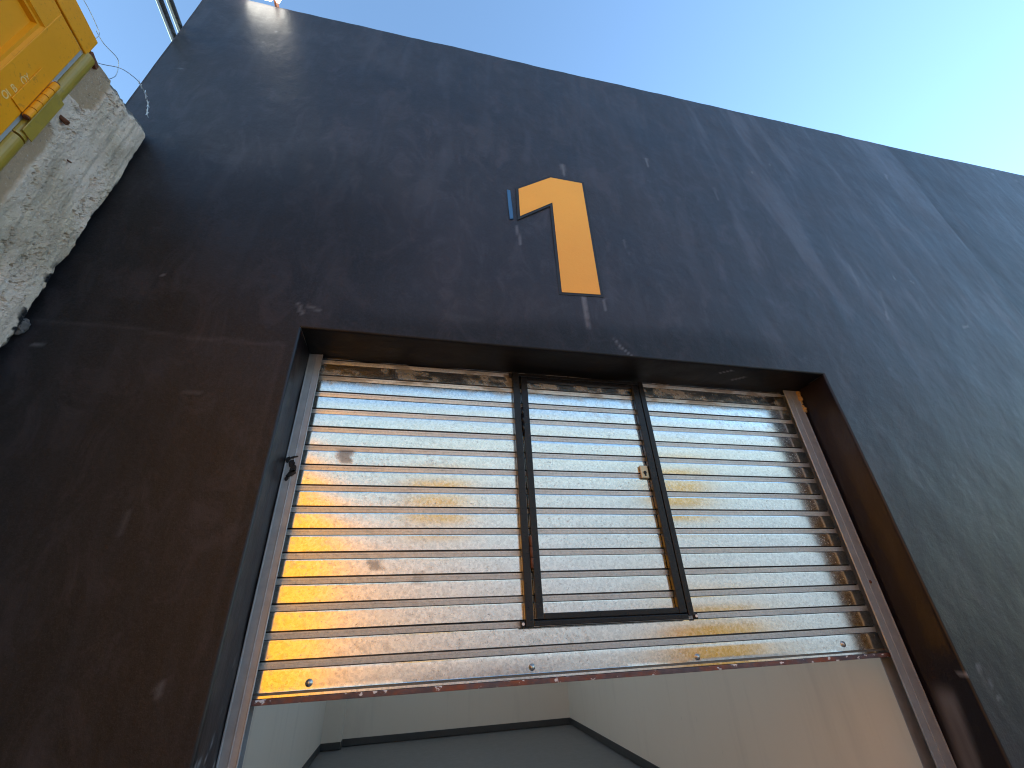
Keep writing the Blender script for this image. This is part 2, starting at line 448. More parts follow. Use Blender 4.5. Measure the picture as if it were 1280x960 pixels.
# reveal of the opening: left jamb, soffit, right jamb, each its own face
def reveal(path_pts, nrm, name, mat):
    # path_pts list of (x,z) on the opening edge, nrm outward (away from the opening) unit (x,z)
    prof = [(rr, 0.0)] + [(rr * (1 - math.sin(a)), rr * (1 - math.cos(a))) for a in np.linspace(.3, math.pi / 2, 5)]
    prof += [(0, d) for d in np.linspace(rr + .012, .34, 24)]
    V = []; n = len(prof)
    for (x, z, ex, ez) in path_pts:
        for o, d in prof:
            px = x + ex * o; pz = z + ez * o
            dd = float(fac_disp(np.array(px), np.array(pz))) * max(0, 1 - d / .1)
            wv = (float(vnoise(np.array((x + z) * 6), np.array(d * 9), 81)) - .5) * .006 * min(1, d / .05)
            V.append((px + nrm[0] * wv, FY + d + dd, pz + nrm[1] * wv))
    F = []
    for i in range(len(path_pts) - 1):
        for j in range(n - 1):
            F.append((i * n + j, i * n + j + 1, (i + 1) * n + j + 1, (i + 1) * n + j))
    A = np.array(V)
    u = A[:, 0] * 1.0 + A[:, 2]
    sp = sstep(.735, .80, fbm(A[:, 1] * 46, u * 22, 3, 91))
    sc = sp * np.where(name == 'left', (1 - sstep(1.0, 1.9, A[:, 2])) * .55, .0)
    if name == 'soffit':
        for (x0, x1, d0, d1) in ((2.12, 2.2, .10, .05), (2.29, 2.36, .17, .12)):
            t = np.clip((A[:, 0] - x0) / (x1 - x0), 0, 1)
            dd = np.hypot(A[:, 0] - x0 - t * (x1 - x0), A[:, 1] - FY - d0 - t * (d1 - d0))
            sc = np.maximum(sc, .45 * (1 - sstep(.003, .012, dd)))
    if name == 'right':           # pale sheen painted into the colour low on the right jamb, scratch above
        yy = A[:, 1] + .12 * (A[:, 2] - 1.05)
        k = sstep(2.30, 2.345, yy) * (1 - sstep(2.38, 2.47, yy)) * (1 - sstep(1.16, 1.27, A[:, 2]))
        sc = np.maximum(sc, .26 * k * (.45 + .8 * fbm(A[:, 1] * 40, A[:, 2] * 5, 4, 93)))
        sc = np.maximum(sc, .3 * (1 - sstep(.003, .010, np.abs(A[:, 2] - 1.305 + .15 * (2.243 - A[:, 1])))) * sstep(2.19, 2.2, A[:, 1]) * (1 - sstep(2.24, 2.25, A[:, 1])))
    return V, F, sc
zs = np.concatenate([np.linspace(0, .9, 5), grid_lines(.9, OZ, .02)[1:]])
RV = []
for nm, pts, nr in (('left', [(OX0, z, -1, 1 if z > OZ - 1e-6 else 0) for z in zs], (-1, 0)),
                    ('soffit', [(x, OZ, -1 if k == 0 else 0, 1) for k, x in enumerate(grid_lines(OX0, OX1, .02))], (0, 1)),
                    ('right', [(OX1, z, 1, 1 if z > OZ - 1e-6 else 0) for z in zs], (1, 0))):
    if nm == 'soffit': pts[-1] = (OX1, OZ, 1, 1)
    V, F, sc = reveal(pts, nr, nm, None)
    mesh_np('lintel_soffit' if nm == 'soffit' else 'door_jamb', V, F, JS if nm == 'soffit' else JL, bld, dict(scuff_sheen=sc))

# the rest of the shell
bm = bmesh.new()
box(bm, LX + .002, -1.95, FY + .262, 10.9, 0, 4.6)
bm_obj('side_wall', bm, FAC, bld)
bm = bmesh.new(); box(bm, LX, RX, 10.9, 11.15, 0, 4.6); bm_obj('back_wall', bm, FAC, bld)
bm = bmesh.new(); box(bm, 3.8, 4.0, FY + .36, 10.9, 0, 3.74); bm_obj('party_wall', bm, PLAST, bld)
bm = bmesh.new(); box(bm, RX - .2, RX, FY + .262, 10.9, 0, 4.6); bm_obj('side_wall', bm, FAC, bld)
# roof with two unseen rooflights, added to brighten the room
bm = bmesh.new()
SKY = [(-1.1, 3.1, 3.3, 6.4), (-1.1, 3.1, 6.9, 10.1)]
ys = [FY + .25, 3.3, 6.4, 6.9, 10.1, 10.9]
for k in range(5):
    if k in (1, 3):
        box(bm, LX, -1.1, ys[k], ys[k + 1], 3.75, 3.87); box(bm, 3.1, RX, ys[k], ys[k + 1], 3.75, 3.87)
    else:
        box(bm, LX, RX, ys[k], ys[k + 1], 3.75, 3.87)
roof = bm_obj('roof', bm, ROOFM, bld)
s = NT('added_rooflight_sheet')
tr = s.n.new('ShaderNodeBsdfTransparent'); tl = s.n.new('ShaderNodeBsdfTranslucent')
tr.inputs[0].default_value = (.96, .93, .87, 1); tl.inputs[0].default_value = (.9, .87, .8, 1)
mx = s.n.new('ShaderNodeMixShader'); mx.inputs[0].default_value = .10
s.l.new(tr.outputs[0], mx.inputs[1]); s.l.new(tl.outputs[0], mx.inputs[2]); s.l.new(mx.outputs[0], s.n['Material Output'].inputs[0])
for (x0, x1, y0, y1) in SKY:
    bm = bmesh.new(); box(bm, x0 + .002, x1 - .002, y0 + .002, y1 - .002, 3.89, 3.895)
    bm_obj('added_rooflight', bm, s.m, roof)

# interior room: left wall with a pier at the back, back wall, tapering right wall, skirting
def wall_quad(bm, a, b, z0, z1, t):
    a = Vector((*a, 0)); b = Vector((*b, 0)); n = Vector((-(b - a).y, (b - a).x, 0)).normalized() * t
    P = [a, b, b + n, a + n]
    lo = [bm.verts.new((p.x, p.y, z0)) for p in P]; hi = [bm.verts.new((p.x, p.y, z1)) for p in P]
    bm.faces.new(lo); bm.faces.new(hi)
    for i in range(4): bm.faces.new((lo[i], lo[(i + 1) % 4], hi[(i + 1) % 4], hi[i]))
ROOM = [((-1.26, 2.56), (-1.26, 10.02)), ((-1.26, 10.02), (-.93, 10.02)), ((-.928, 10.018), (-.928, 10.25)), ((-.928, 10.25), (3.34, 10.25)), ((3.34, 10.25), (2.99, 2.56))]
for a, b in ROOM:
    bm = bmesh.new(); wall_quad(bm, a, b, 0, 3.74, .12); bm_obj('interior_wall', bm, PLAST, bld)
bm = bmesh.new()
for a, b in ROOM:
    a2_ = Vector((*a, 0)); b2_ = Vector((*b, 0)); n = Vector((-(b2_ - a2_).y, (b2_ - a2_).x, 0)).normalized() * -.012
    e = (b2_ - a2_).normalized() * .012
    wall_quad(bm, (a2_ + n)[:2], (b2_ + n)[:2], 0, .10, .011)
bm_obj('skirting', bm, SKIRT, bld)
# inner face of the front wall
bm = bmesh.new()
box(bm, -1.4, OX0 - .002, FY + .345, FY + .355, 0, 3.74); box(bm, OX1 + .002, 3.6, FY + .345, FY + .355, 0, 3.74)
box(bm, OX0 - .002, OX1 + .002, FY + .345, FY + .355, OZ + .3, 3.74)
bm_obj('interior_wall', bm, PLAST, bld)
tag(sheet('floor', LX + .1, 4.4, FY + .03, 10.88, -.012, FLOOR), 'smooth grey painted floor inside the open unit', None, None, 'structure')

# the painted number with its black outline
N1 = [(.308, 1.44), (.443, 1.543), (.573, 1.541), (.561, .957), (.426, .948), (.436, 1.392), (.306, 1.288)]
num = [(x * 2.2, z * 2.2 + 1.6) for x, z in N1]
num = list(reversed(num))
def inset(poly, d):
    n = len(poly); out = []
    for i in range(n):
        p0, p1, p2 = (Vector(poly[k % n]) for k in (i - 1, i, i + 1))
        a = (p1 - p0).normalized(); b = (p2 - p1).normalized()
        na = Vector((a.y, -a.x)); nb = Vector((b.y, -b.x))
        m = (na + nb); m = m / max(m.length_squared / 2, .3)
        q = p1 + m * d; out.append((q.x, q.y))
    return out
bm = bmesh.new(); prism_xz(bm, inset(num, .022), FY - .0065, FY - .0085 + .012)
OUTL = m_paint('black_outline_paint', (.011, .0105, .011), .6)
bm_obj('number_outline', bm, OUTL, bld)
bm = bmesh.new(); prism_xz(bm, num, FY - .0085, FY - .0067)
bm_obj('painted_number', bm, NUM, bld)

t = bmesh.new()
pl = [(.592, 4.735), (.618, 4.73), (.621, 4.62), (.626, 4.52), (.628, 4.392), (.601, 4.384), (.597, 4.5), (.594, 4.62)]
prism_xz(t, [(x - .012, z) for x, z in pl], FY - .0075, FY + .004)
tag(bm_obj('masking_tape', t, TAPE), 'short blue strip of masking tape stuck beside the yellow number', 'tape')

# ------------------------------------------------------------------ roller shutter
sh = empty('roller_shutter', ((OX0 + OX1) / 2, SY, 1.37), 'galvanised steel roller shutter partly raised with black framed wicket door', 'roller shutter')
PITCH = .1167
Z0 = 1.5375                      # lowest dark line
prof = []                        # (dz from the top of the flat, y offset); top -> bottom of one slat
for tt in np.linspace(0, .0725, 6): prof.append((tt, -.0004 * math.sin(math.pi * tt / .0725)))
prof += [(.0731, .0006), (.0737, .0115), (.0800, .0115), (.0806, .0030), (.0860, .0034), (.0900, .0040), (.0905, .0062), (.0925, .0064), (.0930, .0040),
         (.1020, .0052), (.1075, .0062), (.1080, .0110), (.1108, .0110), (.1117, .0010), (.1166, .0002)]
NS = 15
def curtain(name, x0, x1, yoff, top_slat, bot_slat, step, seed, parent, bottom=False):
    xs_ = grid_lines(x0, x1, step)
    col = []
    for k in range(top_slat, bot_slat, -1):
        ztop = Z0 + .0765 + k * PITCH
        wob = .0012 * (random.random() - .5)
        tilt = .010 * (random.random() - .5)
        for dz, y in prof: col.append((ztop - dz, y + wob + tilt * (dz - .04), 1 if .075 < dz < .1115 else 0, 1 if y > .0105 else 0))
    if bottom:
        zt = col[-1][0] - .0005
        for dz in np.linspace(0.001, .075, 6): col.append((zt - dz, -.0004 * math.sin(math.pi * dz / .078), 0, 0))
        col += [(zt - .077, -.001, 0, 0), (zt - .0775, .008, 1, .8), (zt - .087, .008, 1, .8), (zt - .0875, -.004, 0, 0), (zt - .097, -.004, 0, 0), (zt - .098, .012, 0, 1)]
    col = np.array(col); m = len(col)
    XX = np.repeat(xs_[:, None], m, 1)
    ZZ = np.repeat(col[None, :, 0], len(xs_), 0)
    YY = np.repeat(col[None, :, 1], len(xs_), 0)
    zi = np.floor((ZZ - Z0) / PITCH)
    YY = SY + yoff + YY + (vnoise(XX * .9 + zi * 3.7, zi * 1.3, seed) - .5) * .0022
    ZZ = ZZ + (vnoise(XX * 1.1 + zi * 1.7, zi * 0, seed + 3) - .5) * .0022
    grv = np.repeat(col[None, :, 3], len(xs_), 0)
    rib = np.repeat(col[None, :, 2], len(xs_), 0) * (.55 + .6 * fbm(XX * 4, ZZ * 9, 4, 57))
    d = np.zeros_like(XX)
    for (a, b, c, e, s) in ((-.432, -.355, 2.489, 2.564, .7), (-.193, -.136, 1.915, 1.962, .55), (.572, .618, 3.06, 3.159, .9),
                            (.03, .09, 1.845, 1.90, .32)):
        n = (fbm(XX * 34, ZZ * 34, 4, 7) - .5) * 2.2
        k = sstep(a - .012, a + .006, XX + n * .03) * (1 - sstep(b - .006, b + .012, XX + n * .03)) * sstep(c - .01, c + .004, ZZ) * (1 - sstep(e - .004, e + .01, ZZ))
        d = np.maximum(d, s * k)
    # grime that gathers on the top slats under the lintel and by the guides
    g = sstep(.50, .68, fbm(XX * 9, ZZ * 26, 5, 17)) * sstep(2.95, 3.06, ZZ) * .65
    d = np.maximum(d, g)
    d = np.maximum(d, .16 * sstep(.63, .67, fbm(XX * 60, ZZ * 70, 5, 27)) * sstep(.5, .62, fbm(XX * 1.3, ZZ * 2, 3, 37)))
    ii = np.arange(XX.size).reshape(XX.shape)
    F = [(ii[i, j], ii[i, j + 1], ii[i + 1, j + 1], ii[i + 1, j]) for i in range(len(xs_) - 1) for j in range(m - 1)]
    o = mesh_np(name, np.stack([XX.ravel(), YY.ravel(), ZZ.ravel()], 1), F, GALV, parent, dict(dirt=np.clip(d, 0, 1).ravel(), rib=np.clip(rib, 0, 1).ravel(), groove=grv.ravel()))
    o.data.set_sharp_from_angle(angle=R(24))
    return o
cur = curtain('slat_curtain', OX0 + .045, OX1 - .115, 0, NS, -1, .016, 101, sh, True)
# make edges between flat and rib crisp
wk = bpy.data.objects.new('wicket_door', None)
curtain_wk = curtain('wicket_door', .700, 1.505, -.005, 13, -0, .016, 151, sh)
bpy.data.objects.remove(wk)
curtain_wk.name = 'wicket_door'

# black steel frame: posts, top and bottom bars
def blk(name, parts, mat, parent, bev=.003):
    b = bmesh.new()
    for p in parts: box(b, *p, bev)
    return bm_obj(name, b, mat, parent)
y0 = SY - .040
blk('wicket_frame', [(.612, .657, y0, SY - .003, 1.623, 3.155), (1.553, 1.590, y0, SY - .003, 1.640, 3.155),
                     (.6575, 1.5525, y0 + .002, SY - .003, 3.128, 3.152), (.6575, 1.5525, y0 + .002, SY - .003, 1.625, 1.650)], BLACK, sh)
blk('wicket_leaf_frame', [(.671, .713, y0 + .003, SY - .008, 1.654, 3.124), (1.502, 1.5495, y0 + .003, SY - .008, 1.654, 3.124),
                     (.7135, 1.5015, y0 + .005, SY - .008, 3.100, 3.124), (.7135, 1.5015, y0 + .005, SY - .008, 1.654, 1.683)], BLACK, curtain_wk)
for x0_, x1_ in ((.588, .6115), (1.5905, 1.615)):
    b = blk('frame_lug', [(x0_, x1_, SY - .030, SY - .012, 1.622, 1.652)], BLACK, sh, .002)
    q = bmesh.new(); cyl(q, ((x0_ + x1_) / 2, SY - .031, 1.637), ((x0_ + x1_) / 2, SY - .037, 1.637), .0075, 12); bm_obj('bolt', q, PALE, b)
b = blk('frame_lug', [(.588, .6115, SY - .030, SY - .012, 3.128, 3.152)], BLACK, sh, .002)
for zc, mat in ((1.985, RUST), (2.80, BLACK)):
    q = bmesh.new()
    for k in range(3):
        cyl(q, (.6645, y0 - .004, zc - .084 + k * .057), (.6645, y0 - .004, zc - .030 + k * .057), .0085, 12)
    bm_obj('hinge', q, mat, curtain_wk, True)
lk = blk('lock_plate', [(1.443, 1.500, SY - .024, SY - .009, 2.432, 2.520)], BRASS, curtain_wk, .006)
q = bmesh.new(); cyl(q, (1.472, SY - .0235, 2.470), (1.472, SY - .0275, 2.470), .011, 14); box(q, 1.468, 1.478, SY - .027, SY - .0235, 2.448, 2.468)
bm_obj('keyhole', q, DARK, curtain_wk)

# bottom bar: rusty angle iron with white paint spots, dome bolts through the last slat
zt = Z0 + .080 - PITCH - .0005 + .0005
bb = bmesh.new(); box(bb, OX0 + .040, OX1 - .098, SY - .010, SY + .030, 1.376, 1.398, .0025)
box(bb, OX0 + .042, OX1 - .100, SY + .012, SY + .020, 1.3982, 1.43)
bar = bm_obj('bottom_bar', bb, RUSTBAR, sh)
for x_, z_ in ((-.40, 1.446), (.641, 1.447), (1.573, 1.442), (2.551, 1.455)):
    q = bmesh.new()
    bmesh.ops.create_uvsphere(q, u_segments=14, v_segments=8, radius=.011, matrix=Matrix.Translation((x_, SY - .001, z_)) @ Matrix.Diagonal((1, .75, 1, 1)))
    cyl(q, (x_, SY - .0005, z_), (x_, SY - .003, z_), .016, 16)
    bm_obj('bolt', q, BOLT, sh, True)

# channel guides
def guide(xo, xi, s_):
    b = bmesh.new()
    lo, hi = min(xo, xi), max(xo, xi)
    zt_ = 3.171
    box(b, lo, hi, SY - .052, SY - .047, 0, zt_)                       # front flange
    box(b, lo, hi, SY + .030, SY + .034, 0, zt_)                       # rear flange
    box(b, xo - .0025, xo + .0025, SY - .0465, SY + .0295, 0, zt_)     # web
    box(b, xi - .0035, xi + .0035, SY - .056, SY - .0455, 0, zt_, .002)     # rolled lip
    m_ = xo + (xi - xo) * .56
    box(b, m_ - .003, m_ + .003, SY - .0555, SY - .0515, 0, zt_ - .002, .0015)   # bead
    box(b, xo - .003, xo + .004, SY - .056, SY - .0515, 0, zt_ - .001, .0015)
    return b
gl = bm_obj('guide_rail', guide(OX0 + .006, OX0 + .079, 1), GALV_G, sh)
gr = bm_obj('guide_rail', guide(OX1 - .022, OX1 - .137, -1), GALV_G, sh)
# black paint daubs on the left guide
q = bmesh.new()
for (zc, w, h, dx) in ((2.475, .012, .016, .016), (2.452, .016, .022, .040), (2.425, .020, .026, .052), (2.395, .022, .020, .046), (2.372, .012, .014, .030), (2.49, .02, .006, .045)):
    n = 11; ring = []
    for k in range(n):
        a = k * 2 * math.pi / n; r = .7 + .5 * random.random()
        ring.append((OX0 + dx + w * r * math.cos(a), zc + h * r * math.sin(a) + .3 * w * math.cos(a)))
    prism_xz(q, ring, SY - .0575, SY - .05)
bm_obj('paint_daub', q, BLACK, gl)
q = bmesh.new(); cyl(q, (OX1 - .075, SY - .0525, 1.78), (OX1 - .075, SY - .058, 1.78), .009, 14)
bm_obj('bolt', q, RUST, gr)
# crumbly orange foam at the head of the right guide
q = bmesh.new()
for k in range(26):
    zc = 3.155 - .17 * random.random() ** 1.2
    bmesh.ops.create_icosphere(q, subdivisions=2, radius=.008 + .010 * random.random(), matrix=Matrix.Translation((OX1 - .018 + .014 * random.random(), SY - .055 + .006 * random.random(), zc)))
for v in q.verts: v.co += Vector((random.uniform(-.002, .002), random.uniform(-.002, .002), random.uniform(-.002, .002)))
FOAM = m_simple('ochre_mortar', (.40, .25, .10), .9, 0, .2, .35, 60)
bm_obj('mortar_lump', q, FOAM, gr, True)

# ------------------------------------------------------------------ concrete pier
PX = -1.936
pr = None
gy = grid_lines(1.50, 2.192, .0055); gzz = grid_lines(0.6, 4.70, .0065)
Yp, Zp = np.meshgrid(gy, gzz, indexing='ij')
tz = (Zp - .6) / 4.1
top = 4.557 + (4.700 - 4.557) * np.clip((Yp - 1.70) / .48, 0, 1) + .020 * (fbm(Yp * 22, Yp * 0, 4, 5) - .5) - .05 * sstep(2.168, 2.192, Yp)
Zq = .6 + tz * (top - .6)
edge_y = 2.192 - .010 - .055 * fbm(Zq * 7, Zq * 0, 5, 15, .6) * (1.25 - sstep(2.6, 4.4, Zq)) + .022
Yq = 1.50 + (Yp - 1.50) / (2.192 - 1.50) * (edge_y - 1.50)
rough = sstep(.38, .62, fbm(Yq * 5, Zq * 1.6, 4, 25))
h = (fbm(Yq * 11, Zq * 5, 6, 35, .5) - .5) * .018 + (fbm(Yq * 60, Zq * 45, 4, 45, .65) - .5) * .014 * (.35 + rough)
h += (fbm(Yq * 26, Zq * 2.0, 4, 55) - .5) * .016          # board marks running up the pier
pit = sstep(.66, .74, fbm(Yq * 42, Zq * 36, 3, 65)) * (.3 + rough)
h -= pit * .010
endr = sstep(.0, 1., (Yp - 2.150) / .042)
h -= endr ** 2 * .03 * (.5 + fbm(Zq * 14, Yq * 14, 3, 75))
topr = sstep(4.60, 4.70, Zp)
h -= topr ** 2 * .03
smooth = (1 - sstep(1.745, 1.765, Yq + .05 * (fbm(Zq * 6, Yq * 6, 4, 85) - .5) - .055 * sstep(4.2, 4.3, Zq)
           + .20 * (sstep(3.93, 3.99, Zq) * (1 - sstep(4.14, 4.24, Zq)))))
h = h * (1 - .8 * smooth) + smooth * -.006
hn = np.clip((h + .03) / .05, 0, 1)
warm = np.clip(sstep(.45, .68, fbm(Yq * 4.5, Zq * 2.0, 4, 95)) + .6 * sstep(3.95, 4.0, Zq) * (1 - sstep(4.15, 4.25, Zq)) * (1 - sstep(1.85, 1.9, Yq)), 0, 1)
blk_ = sstep(.56, .62, fbm(Yq * 12, Zq * 13, 4, 105)) * sstep(2.10, 2.14, Yq) * (1 - sstep(3.35, 3.5, Zq)) * sstep(2.7, 2.95, Zq)
Vp = np.stack([(PX + h).ravel(), Yq.ravel(), Zq.ravel()], 1)
vl = [tuple(v) for v in Vp]
ip = np.arange(Yp.size).reshape(Yp.shape)
faces = [(ip[i, j], ip[i + 1, j], ip[i + 1, j + 1], ip[i, j + 1]) for i in range(len(gy) - 1) for j in range(len(gzz) - 1)]
def ext(ids, dx):
    base = len(vl)
    for k in ids:
        x, y, z = vl[k]; vl.append((PX - dx, y, z))
    for a in range(len(ids) - 1): faces.append((ids[a], base + a, base + a + 1, ids[a + 1]))
nfront = len(vl)
rim = list(ip[-1, :]) + list(ip[::-1, -1])[1:] + list(ip[0, ::-1])[1:]
for dx in (.05, .12, .2, .28):
    base = len(vl)
    src = rim if dx == .05 else prev_ids
    new = []
    for k, r0 in enumerate(rim):
        x, y, z = vl[r0]; vl.append((PX - dx, y + .006 * (random.random() - .5), z + .006 * (random.random() - .5))); new.append(len(vl) - 1)
    for a in range(len(rim) - 1): faces.append((src[a], new[a], new[a + 1], src[a + 1]))
    prev_ids = new
pad = lambda a, v: np.concatenate([a.ravel(), np.full(len(vl) - nfront, v)])
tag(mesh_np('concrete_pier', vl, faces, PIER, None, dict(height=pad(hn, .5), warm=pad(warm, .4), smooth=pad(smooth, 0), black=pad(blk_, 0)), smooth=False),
    'rough broken concrete pier between the yellow gate and the dark wall', 'concrete pier')
ob = bpy.data.objects['concrete_pier']
# solid lower part
q = bmesh.new(); cyl(q, (PX - .03, 1.700, 4.062), (PX + .026, 1.735, 4.030), .011, 8, .014)
tag(bm_obj('rebar_stub', q, RUST), 'rusty steel stub poking out of the concrete beside the yellow hinge', 'rebar')
q = bmesh.new(); cyl(q, (PX - .03, 1.862, 3.925), (PX + .016, 1.875, 3.900), .0045, 8)
tag(bm_obj('rebar_stub', q, RUST), 'thin dark wire nail sticking out of the middle of the concrete face', 'rebar')
# mortar dabs between the pier and the wall
q = bmesh.new()
for (yc, zc, sy, sz) in ((2.176, 3.02, .022, .05),):
    bmesh.ops.create_icosphere(q, subdivisions=4, radius=1, matrix=Matrix.Translation((PX - .012, yc, zc)) @ Matrix.Diagonal((.022, sy, sz, 1)))
for v in q.verts:
    n = float(fbm(np.array(v.co.y * 60), np.array(v.co.z * 60 + v.co.x * 40), 3, 5)) - .5
    v.co.z += n * .03; v.co.x += n * .02; v.co.y += n * .02
dab = bm_obj('mortar_dab', q, m_simple('dark_mortar', (.10, .09, .085), .95, 0, .2, .5, 50), ob, True)

# ------------------------------------------------------------------ yellow gate
gate = empty('yellow_gate', (-2.0, -3, 0), 'tall yellow steel gate panels with hinge and rounded post beside concrete', 'gate')
def leaf(y1, y0, ztop, z0=.08):
    """one steel leaf between y0<y1: frame with a recessed pressed panel"""
    b = bmesh.new(); X0 = PX - .05; X1 = PX + .004
    st = .165
    box(b, X0, X1, y1 - st, y1, z0, ztop, .004)
    box(b, X0, X1, y0, y0 + st, z0, ztop, .004)
    box(b, X0, X1 - .0006, y0 + st, y1 - st, ztop - .165, ztop, .0)
    box(b, X0, X1 - .0006, y0 + st, y1 - st, z0, z0 + .2, .0)
    # recessed pan, with a sloped bead round it
    yi0, yi1, zi0, zi1 = y0 + st, y1 - st, z0 + .2, ztop - .165
    o = [(yi0, zi0), (yi1, zi0), (yi1, zi1), (yi0, zi1)]
    m1 = .022; m2 = .030; m3 = .055
    lay = [(0, X1 - .0015), (m1 * .4, X1 - .012), (m1, X1 - .012), (m2, X1 - .032), (m3, X1 - .032)]
    rings = []
    for d, x in lay:
        rings.append([b.verts.new((x, (yi0 + d) if k in (0, 3) else (yi1 - d), (zi0 + d) if k in (0, 1) else (zi1 - d))) for k in range(4)])
    for u, w in zip(rings, rings[1:]):
        for k in range(4): b.faces.new((u[k], u[(k + 1) % 4], w[(k + 1) % 4], w[k]))
    b.faces.new(rings[-1])
    return b
lf = bm_obj('gate_leaf', leaf(1.583, -.62, 4.462), YEL, gate)
for k in range(4):
    ya = -.66 - k * 2.1
    bm_obj('gate_leaf', leaf(ya, ya - 2.06, 4.48), YEL, gate)
# header rail over the leaf, end plate, post with its rounded nose
q = bmesh.new(); box(q, PX - .09, PX + .006, -9.1, 1.618, 4.476, 4.625, .006)
bm_obj('header_rail', q, YEL, gate)
q = bmesh.new(); box(q, PX - .05, PX + .012, 1.62, 1.690, 4.500, 4.535, .003)
for v in q.verts: v.co.z += (v.co.y - 1.62) * -.25; v.co.y += (v.co.x - PX) * .1
bm_obj('end_plate', q, RUST, gate)
def post(z0, z1):
    b = bmesh.new(); pr_ = []
    yc = 1.640; r = .032
    pts = [(PX - .06, 1.606), (PX - .004, 1.606)] + [(PX - .004 + .022 * math.sin(a), yc - .034 * math.cos(a)) for a in np.linspace(.15, math.pi - .15, 10)] + [(PX - .004, 1.676), (PX - .06, 1.676)]
    lo = [b.verts.new((x, y, z0)) for x, y in pts]; hi = [b.verts.new((x, y, z1)) for x, y in pts]
    n = len(pts); b.faces.new(lo); b.faces.new(hi)
    for i in range(n): b.faces.new((lo[i], lo[(i + 1) % n], hi[(i + 1) % n], hi[i]))
    return b
for z0_, z1_ in ((.0, 3.722), (3.735, 4.498)):
    o = bm_obj('gate_post', post(z0_, z1_), YEL_SHADE, gate)
q = bmesh.new(); box(q, PX - .05, PX - .004, 1.585, 1.604, .1, 4.46)
bm_obj('door_seal', q, SEAL, gate)
# hinge: leaf plate and barrels
hg = bmesh.new(); box(hg, PX + .0045, PX + .010, 1.512, 1.578, 3.835, 4.115, .002)
hinge = bm_obj('hinge', hg, YEL, gate)
for k in range(5):
    z = 3.828 + k * .059
    q = bmesh.new(); cyl(q, (PX + .020, 1.592, z), (PX + .020, 1.592, z + .054), .0165, 20)
    bm_obj('hinge_barrel', q, YEL, hinge)
q = bmesh.new(); cyl(q, (PX + .020, 1.592, 3.82), (PX + .020, 1.592, 4.13), .0125, 12)
bm_obj('hinge_pin', q, RUST, hinge)
q = bmesh.new(); box(q, PX + .019, PX + .025, 1.610, 1.672, 3.755, 4.090, .003)
bm_obj('hinge_plate', q, YEL_SHADE, hinge)
# worn lettering running up the stile
def text_mesh(body, size, mat, parent, rot, loc, name):
    cu = bpy.data.curves.new(name, 'FONT'); cu.body = body; cu.size = size; cu.extrude = .0004; cu.space_character = 1.15
    tmp = bpy.data.objects.new(name, cu); COL.objects.link(tmp)
    me = bpy.data.meshes.new_from_object(tmp)
    bpy.data.objects.remove(tmp)
    me.transform(Matrix.Translation(loc) @ rot)
    return link(name, me, mat, parent)
rot = Matrix(((0, 0, 1, 0), (0, 0, 0, 0), (0, 0, 0, 0), (0, 0, 0, 1)))
# text x -> +Z, text y -> -Y, normal -> +X
rot = Matrix(((0, 0, 1, 0), (0, -1, 0, 0), (1, 0, 0, 0), (0, 0, 0, 1)))
rot = Matrix(((0, 0, 1, 0), (0, -1, 0, 0), (1, 0, 0, 0), (0, 0, 0, 1)))
for k, ch in enumerate('IN OIB OY'):
    if ch != ' ':
        text_mesh(ch, .046, WHITE, lf, rot, Vector((PX + .0045, 1.497 + .003 * k, 3.69 + .037 * k)), 'worn_letter')

# ------------------------------------------------------------------ razor wire
WIRE = m_simple('wire_steel', (.42, .43, .44), .35, .9)
wr = empty('razor_wire', (-1.95, 1.7, 4.55), 'loose coil of razor wire springing from the top of the concrete', 'razor wire')
def px(y, z, x): return (x, y, z)
w1 = catmull([(-2.0, 1.28, 4.63), (-1.98, 1.44, 4.75), (-1.95, 1.575, 4.715), (-1.94, 1.603, 4.665), (-1.97, 1.60, 4.60)], 8)
w2 = catmull([(-1.97, 1.60, 4.72), (-1.95, 1.656, 4.70), (-1.95, 1.75, 4.754), (-1.95, 1.784, 4.732), (-1.95, 1.807, 4.654), (-1.96, 1.79, 4.57)], 8)
w3 = catmull([(-1.99, 1.62, 4.50), (-1.95, 1.697, 4.566), (-1.95, 1.800, 4.736), (-1.95, 1.899, 4.832), (-1.95, 1.957, 4.862), (-1.95, 2.018, 4.865), (-1.95, 2.069, 4.842), (-1.95, 2.104, 4.780)], 8)
for w in (w1, w2, w3):
    q = bmesh.new(); tube(q, w, .0022, 6); bm_obj('wire_strand', q, WIRE, wr, True)
def barb(p, d):
    q = bmesh.new(); d = Vector(d).normalized(); s_ = d.cross(Vector((1, 0, 0))).normalized()
    p = Vector(p); t_ = Vector((.0012, 0, 0))
    poly = [p - d * .020 + s_ * .016, p - d * .006 + s_ * .005, p + d * .006 + s_ * .005, p + d * .020 + s_ * .016,
            p + d * .012, p + d * .020 - s_ * .016, p + d * .006 - s_ * .005, p - d * .006 - s_ * .005, p - d * .020 - s_ * .016, p - d * .012]
    a = [q.verts.new(v - t_) for v in poly]; b = [q.verts.new(v + t_) for v in poly]
    q.faces.new(a); q.faces.new(list(reversed(b)))
    for i in range(10): q.faces.new((a[i], a[(i + 1) % 10], b[(i + 1) % 10], b[i]))
    bm_obj('barb', q, BARB, wr)
BARB = m_simple('barb_steel', (.80, .82, .84), .35, .6)
L3 = len(w3)
for k in (L3 - 26, L3 - 17, L3 - 9, L3 - 2):
    barb(w3[k], w3[k + 1] - w3[k - 1] if k + 1 < L3 else w3[k] - w3[k - 1])

